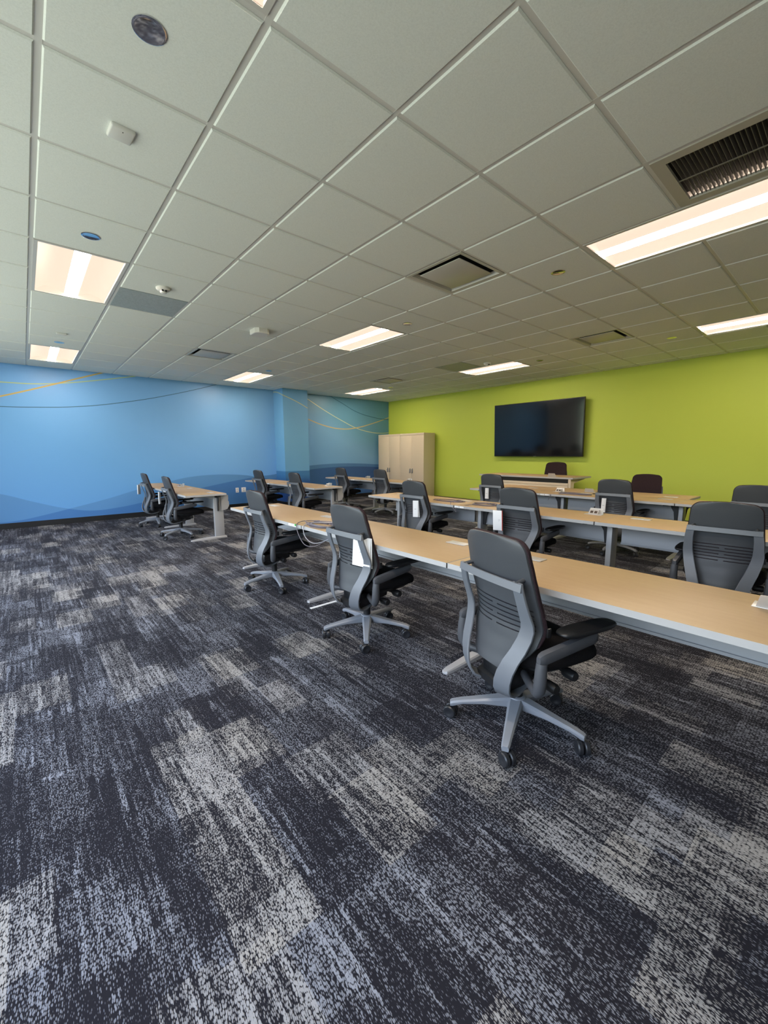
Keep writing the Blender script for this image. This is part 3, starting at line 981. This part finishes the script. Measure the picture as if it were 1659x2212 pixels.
    if sticker is not None:
        q = MB()
        for s_ in (-.035, .035): q.bx(-.001, .0, sticker+s_-.03, sticker+s_+.03, H-.024, H-.006, 'paper')
        q.build('edge_sticker', r)
    return r

def row(x0, ys_, H, specs, name='training_table', flip=False, D=.59, inset=.10):
    """specs[i]: dict for desk spanning ys_[i+1]..ys_[i] (ys_ descending); port positions are world y"""
    for i in range(len(ys_)-1):
        a, b = ys_[i+1]+.0018, ys_[i]-.0018
        sp = specs[i]
        if flip:
            loc = (x0+D, b, 0); f_ = lambda y: b-y
        else:
            loc = (x0, a, 0); f_ = lambda y: y-a
        make_desk(name, loc, b-a, H, [f_(y) for y in sp['legs']], [f_(y) for y in sp.get('closed', ())], [f_(y) for y in sp.get('open', ())]+[-f_(y) for y in sp.get('openr', ())], sp['label'],
                  'maple topped training tables', flip, D, f_(sp['st']) if 'st' in sp else None, inset)
H = .70
row(1.71, [4.63, 3.04, 1.446, -.14], H, [
    dict(legs=[4.50, 3.07], closed=[4.42, 3.30], st=3.20, label='front row maple table, far left end, coiled grey cables at its near corner'),
    dict(legs=[1.50], closed=[2.78, 1.72], label='front row maple table behind the second chair from the camera'),
    dict(legs=[.0], closed=[1.19], openr=[.145], label='nearest maple table, running out of the right edge with a raised power unit')])
row(3.71, [4.63, 3.05, 1.48, -.1], H, [
    dict(legs=[4.44], closed=[4.4, 3.22], label='second row maple table at left, with a coil of cable on it'),
    dict(legs=[2.99, 1.50], closed=[], open=[1.66], st=2.97-.0, label='second row maple table in the middle, holding an open two socket unit'),
    dict(legs=[.05], closed=[1.25, .2], label='second row maple table at right, behind the big dark chair')])
row(5.71, [4.35, 2.91, 1.39, -.13], H, [
    dict(legs=[4.25, 2.93], closed=[4.1], open=[3.0], st=3.0, label='third row maple table at left, in front of the raised teacher desk'),
    dict(legs=[1.42], closed=[2.6, 1.6], label='third row maple table in the middle, with tangled cables on its left'),
    dict(legs=[.0], closed=[1.1], label='third row maple table at right edge, below the bare green wall')], inset=.155)
row(6.305, [4.35, 2.91, 1.39], H, [
    dict(legs=[4.25, 2.93], closed=[3.6], label='left maple table turned back to back behind the third row'),
    dict(legs=[1.5], open=[2.66], closed=[1.62], label='right maple table turned back to back behind the third row, brown chair at it')], flip=True, inset=.155)
row(1.71, [9.60, 7.98, 6.35], H, [
    dict(legs=[9.45, 8.0], open=[8.25], label='white looking table end nearest the mural, farther half of the left table pair'),
    dict(legs=[6.45], closed=[7.7, 6.62], label='left table with a pale open end and T foot facing the camera')])
row(3.75, [9.15, 7.66, 6.16], H, [
    dict(legs=[9.0, 7.68], closed=[7.9], st=8.0, label='maple table beneath the column beside the wall outlets, farther half'),
    dict(legs=[6.28], open=[6.42], closed=[7.4], label='maple table with open end before the column, nearer half')])
row(5.71, [8.85, 7.42, 6.0], H, [
    dict(legs=[8.7, 7.44], open=[7.72], st=7.7, label='back maple table under the dark blue band, left half'),
    dict(legs=[6.14], open=[6.30], closed=[7.1], label='back maple table directly before the beige cabinets, right half')])

# teacher desk, raised, rear towards the class
def teacher():
    D_, L_, Ht = .70, 1.90, .872
    loc = (6.93+D_, 3.15+L_, 0)
    r = empty('teacher_desk', loc, PI, 'taller maple desk with beige panel and black strip, beneath the television', 'desk')
    MB().bx(.0025, D_-.0025, .0025, L_-.0025, Ht-.028, Ht, 'lam', .001).build('tabletop', r)
    e_ = MB(); z0, z1 = Ht-.029, Ht-.0012
    e_.bx(0, .003, 0, L_, z0, z1, 'band').bx(D_-.003, D_, 0, L_, z0, z1, 'band').bx(0, D_, 0, .003, z0, z1, 'band').bx(0, D_, L_-.003, L_, z0, z1, 'band').build('edge_band', r)
    MB().bx(D_-.06, D_-.03, .05, L_-.05, Ht-.10, Ht-.029, 'dark').build('upper_rail', r)
    prof = [(D_-.05, Ht-.10), (D_-.01, Ht-.10), (D_-.002, Ht-.13), (D_-.008, Ht-.15), (D_, Ht-.17), (D_, Ht-.32), (D_-.03, Ht-.38), (D_-.05, Ht-.38)]
    MB().prism(prof, lambda u, v, w_: (u, w_, v), .09, L_-.09, 'cab').build('modesty_panel', r, 25)
    for ly in (.07, L_-.07):
        q = MB()
        q.box((D_-.085, ly, (Ht-.03)/2+.01), (.13, .045, Ht-.05), 'cab', .003)
        leg = q.build('leg', r)
        fo = MB()
        fo.box((D_/2, ly, .018), (D_-.08, .07, .034), 'cab', .008).build('foot', leg)
        MB().loft([[(x, ly+s_*.018, zz) for s_, zz in ((-1, Ht-.030), (1, Ht-.030), (1, Ht-.030-h), (-1, Ht-.030-h))] for x, h in ((.12, .012), (D_-.15, .075))], 'cab').build('support_bracket', leg, 30)
    pxp, oy = D_-.13, L_-.42
    q = MB(); q.box((pxp, oy, Ht+.0015), (.088, .165, .003), 'alu', .001)
    lid = [(-.075, 0), (.075, 0), (.058, .055), (-.058, .055)]
    q.loft([[(pxp+.034+v*.35, oy+u, Ht+.003+v) for u, v in lid], [(pxp+.038+v*.35, oy+u, Ht+.003+v) for u, v in lid]], 'alu')
    q.build('power_module', r, 30)
teacher()

# ------------------------------------------------------------------ cables
def coil(cx, cy, z, rx, ry, n, label, m='cable', name='network_cable', tail=None, rz=0, seed=1, r_=.0036):
    rnd = random.Random(seed); P = []
    N = 34
    for k in range(n):
        ox, oy, sx_, sy_ = rnd.uniform(-.02, .02), rnd.uniform(-.02, .02), rnd.uniform(.8, 1.12), rnd.uniform(.75, 1.15)
        ph = rnd.uniform(0, 6)
        for i in range(N):
            t = 2*PI*i/N
            x = ox+rx*sx_*math.cos(t)+.006*math.sin(3*t+ph); y = oy+ry*sy_*math.sin(t)
            P.append((cx+x*math.cos(rz)-y*math.sin(rz), cy+x*math.sin(rz)+y*math.cos(rz), z+r_+.0045*k*(.6+.4*math.sin(t+ph))))
    if tail: P += tail
    Q = []
    for i in range(len(P)):                      # soften the jumps between turns
        a = [Vector(P[max(0, min(len(P)-1, i+j))]) for j in (-1, 0, 1)]
        Q.append((a[0]+a[1]*2+a[2])/4)
    o = MB().tube(Q, r_, m, 7).build(name)
    return tag(o, label, 'cable', 'coiled network cables on the tables')
coil(1.84, 2.92, H, .085, .17, 6, 'grey cable coil on the front row table, behind the second chair', seed=3)
# the loops hanging over the front edge
tag(MB().tube(smooth([(1.90, 3.05, H+.02), (1.80, 3.14, H+.018), (1.735, 3.13, H+.012), (1.700, 3.10, H-.005), (1.690, 3.06, H-.07), (1.70, 2.98, H-.15), (1.74, 2.90, H-.16), (1.80, 2.84, H-.12), (1.86, 2.80, H-.06)]), .0034, 'cable', 8).build('network_cable'),
    'grey cable looping below the front row table edge, outer loop with the green plug', 'cable', 'coiled network cables on the tables')
tag(MB().tube(smooth([(1.93, 2.86, H+.02), (1.82, 2.96, H+.024), (1.74, 3.00, H+.014), (1.700, 2.99, H-.01), (1.693, 2.95, H-.08), (1.72, 2.88, H-.125), (1.78, 2.81, H-.11), (1.86, 2.74, H-.05)]), .0034, 'cable_w', 8).build('network_cable'),
    'pale grey cable looping below the front row table edge, inner tighter loop', 'cable', 'coiled network cables on the tables')
tag(MB().box((1.700, 3.125, H-.004), (.010, .012, .018), 'greenp', .002).build('cable_plug'), 'tiny green cable plug at the front row table edge', 'plug')
coil(3.98, 3.36, H, .09, .20, 3, 'cable coil on the second row table, right of the chair with white leaflet', seed=5, tail=[(3.78, 3.20, H+.006), (3.712, 3.10, H+.006), (3.698, 3.06, H-.03), (3.72, 3.0, H-.09)])
coil(3.97, 2.80, H, .09, .16, 4, 'cable coil on the second row table, left of the chair with the hanging box', seed=6, tail=[(3.76, 2.94, H+.008), (3.70, 3.0, H-.002), (3.695, 3.03, H-.05), (3.74, 3.03, H-.09)])
coil(5.95, 2.66, H, .10, .21, 4, 'tangled dark cable on the third row table beside its power unit', seed=8, tail=[(5.75, 2.86, H+.008), (5.70, 2.90, H-.005), (5.695, 2.93, H-.06), (5.73, 2.95, H-.1)])
tag(MB().box((6.17, 2.40, H+.006), (.05, .20, .008), 'black', .002, rot=Matrix.Rotation(math.radians(6), 3, 'Z')).build('adapter_bar'), 'thin black bar lying by the cables on the third row table', 'adapter')
coil(2.20, 8.5, H, .05, .08, 2, 'small white cord by the raised power unit on the left table', m='cable_w', seed=9)

# ------------------------------------------------------------------ leaflets left on chairs
def leaflet(ch, lx, ly, lz, w_, h, deg, label, open_=.010, tilt=0, box=False, red=False):
    R = Matrix.Rotation(ch.rotation_euler[2], 4, 'Z')
    p = Matrix.Translation(ch.location) @ R @ Vector((lx, ly, lz))
    q = MB()
    if box:
        q.box((0, 0, 0), (.012, w_, h), 'paper', .001)
        if red: q.bx(-.0065, .0062, -w_/2-.0012, -w_/2+.0006, -h/2, h/2, 'red')
        q.bx(-.0066, -.0060, -w_*.30, -w_*.12, .005, .008, 'ink').bx(-.0066, -.0060, -w_*.22, -w_*.12, -.008, -.006, 'ink')
    else:
        q.loft([[(0, -w_/2, h/2), (0, w_/2, h/2), (.002, w_/2, h/2), (.002, -w_/2, h/2)], [(-open_, -w_/2, -h/2), (-open_, w_/2, -h/2), (-open_+.002, w_/2, -h/2), (-open_+.002, -w_/2, -h/2)]], 'paper')
        q.loft([[(.003, -w_/2-.006, h/2), (.003, w_/2-.006, h/2), (.005, w_/2-.006, h/2), (.005, -w_/2-.006, h/2)], [(open_, -w_/2-.010, -h/2-.003), (open_, w_/2-.010, -h/2-.003), (open_+.002, w_/2-.010, -h/2-.003), (open_+.002, -w_/2-.010, -h/2-.003)]], 'paper')
        q.bx(-open_*.5-.0018, -open_*.5-.0012, -.012, .012, -.004, 0, 'ink')
    o = q.build('leaflet')
    o.location = p; o.rotation_euler = (math.radians(tilt), 0, ch.rotation_euler[2]+math.radians(deg))
    return tag(o, label, 'leaflet', 'white leaflets left on the chairs')
leaflet(c2, -.150, -.140, .655, .15, .20, 12, 'white leaflet tucked behind the back frame of the second nearest chair', open_=.008, tilt=2)
leaflet(r2a, -.225, -.105, .625, .075, .20, 10, 'narrow white leaflet hanging on the left chair of the second row', tilt=-3)
leaflet(r2b, -.235, .165, .625, .105, .20, 0, 'white leaflet box with red edge hanging on a second row chair', box=True, red=True, tilt=-3)
leaflet(r3b, -.205, .10, .625, .045, .18, 25, 'white papers upright on the back of the third row chair right of the power unit', tilt=2)
leaflet(r3a, -.205, .05, .65, .05, .17, 30, 'white papers on the third row chair below the television edge')
leaflet(l1, -.235, .18, .66, .10, .17, -35, 'white leaflet on the leftmost chair by the mural', box=True, tilt=-4)
leaflet(l2, -.235, .18, .62, .09, .19, -25, 'white leaflet on the nearer chair by the mural table', box=True, tilt=-4)
tag(MB().box((1.86, 2.93, .003), (.30, .028, .004), 'paper', rot=Matrix.Rotation(math.radians(0), 3, 'Z')).build('paper_strip'), 'white paper strip lying on the carpet along a front row table foot', 'paper')

# ------------------------------------------------------------------ television
tv = empty('television', (XW-.13, 4.77, 1.798), 0, 'large black wall mounted television on the green wall', 'television')
hy, hz = 1.045, .592
f = MB()
f.box((0, 0, 0), (.045, 2*hy, 2*hz), 'black', .004)
f.box((.035, 0, -.02), (.03, 1.6, .8), 'black', .006)
f.build('tv_body', tv)
MB().bx(-.0255, -.0225, -hy+.014, hy-.014, -hz+.020, hz-.014, 'screen').build('tv_screen', tv)
MB().bx(-.0262, -.0228, -.03, .03, -hz+.004, -hz+.010, 'ink').build('maker_badge', tv)
MB().bx(.04, .118, -.30, .30, -.20, .20, 'dark').build('wall_bracket', tv)
tv.rotation_euler = (0, math.radians(-2.6), 0)

# ------------------------------------------------------------------ cabinets
X0, X1, CHT = 8.18, 8.62, 1.835
yv = [9.69, 8.74, 7.79]
for i in range(2):
    a, b = yv[i+1]+.002, yv[i]-.002
    r = empty('storage_cabinet', (X0, a, 0), 0, ['left beige metal storage cabinet in the corner under the mural edge', 'right beige metal storage cabinet, its tall side against the green wall'][i], 'cabinet', 'beige metal cabinets in the corner')
    W_ = b-a; Dp = X1-X0
    f = MB()
    f.bx(.02, Dp, 0, W_, .03, CHT, 'cab', .003)
    f.bx(0, .02, 0, W_, CHT-.055, CHT, 'cab', .002).bx(0, .02, 0, .018, .03, CHT-.055, 'cab').bx(0, .02, W_-.018, W_, .03, CHT-.055, 'cab').bx(0, .02, 0, W_, .03, .07, 'cab')
    f.bx(.05, Dp-.03, .02, W_-.02, 0, .03, 'dark')
    f.build('cabinet_body', r)
    for k, (y0, y1) in enumerate(((.020, W_/2-.0012), (W_/2+.0012, W_-.020))):
        dr = MB().bx(.001, .019, y0, y1, .073, CHT-.058, 'cab', .002).build('cabinet_door', r)
        hyv = W_/2+(-1 if k == 0 else 1)*.042
        h = MB()
        h.box((-.004, hyv, .80), (.006, .026, .13), 'chrome', .003)
        h.tube([(-.002, hyv, .845), (-.03, hyv, .845), (-.038, hyv, .83), (-.038, hyv, .74), (-.03, hyv, .735)], .008, 'chrome', 10)
        h.build('door_handle', dr)

# ------------------------------------------------------------------ wall outlets
for x, wd, lab in ((3.80, .075, 'left white wall outlet on the dark blue mural base'), (3.96, .11, 'right wider white wall outlet on the dark blue mural base')):
    r = empty('wall_outlet', (x, YW, .43), 0, lab, 'wall outlet', 'wall outlets under the mural')
    MB().bx(-wd/2, wd/2, -.007, -.0005, -.058, .058, 'plate', .002).build('cover_plate', r)
    f = MB()
    for dz in (-.024, .024): f.bx(-.012, .012, -.0085, -.0065, dz-.012, dz+.012, 'ink')
    f.build('socket', r)
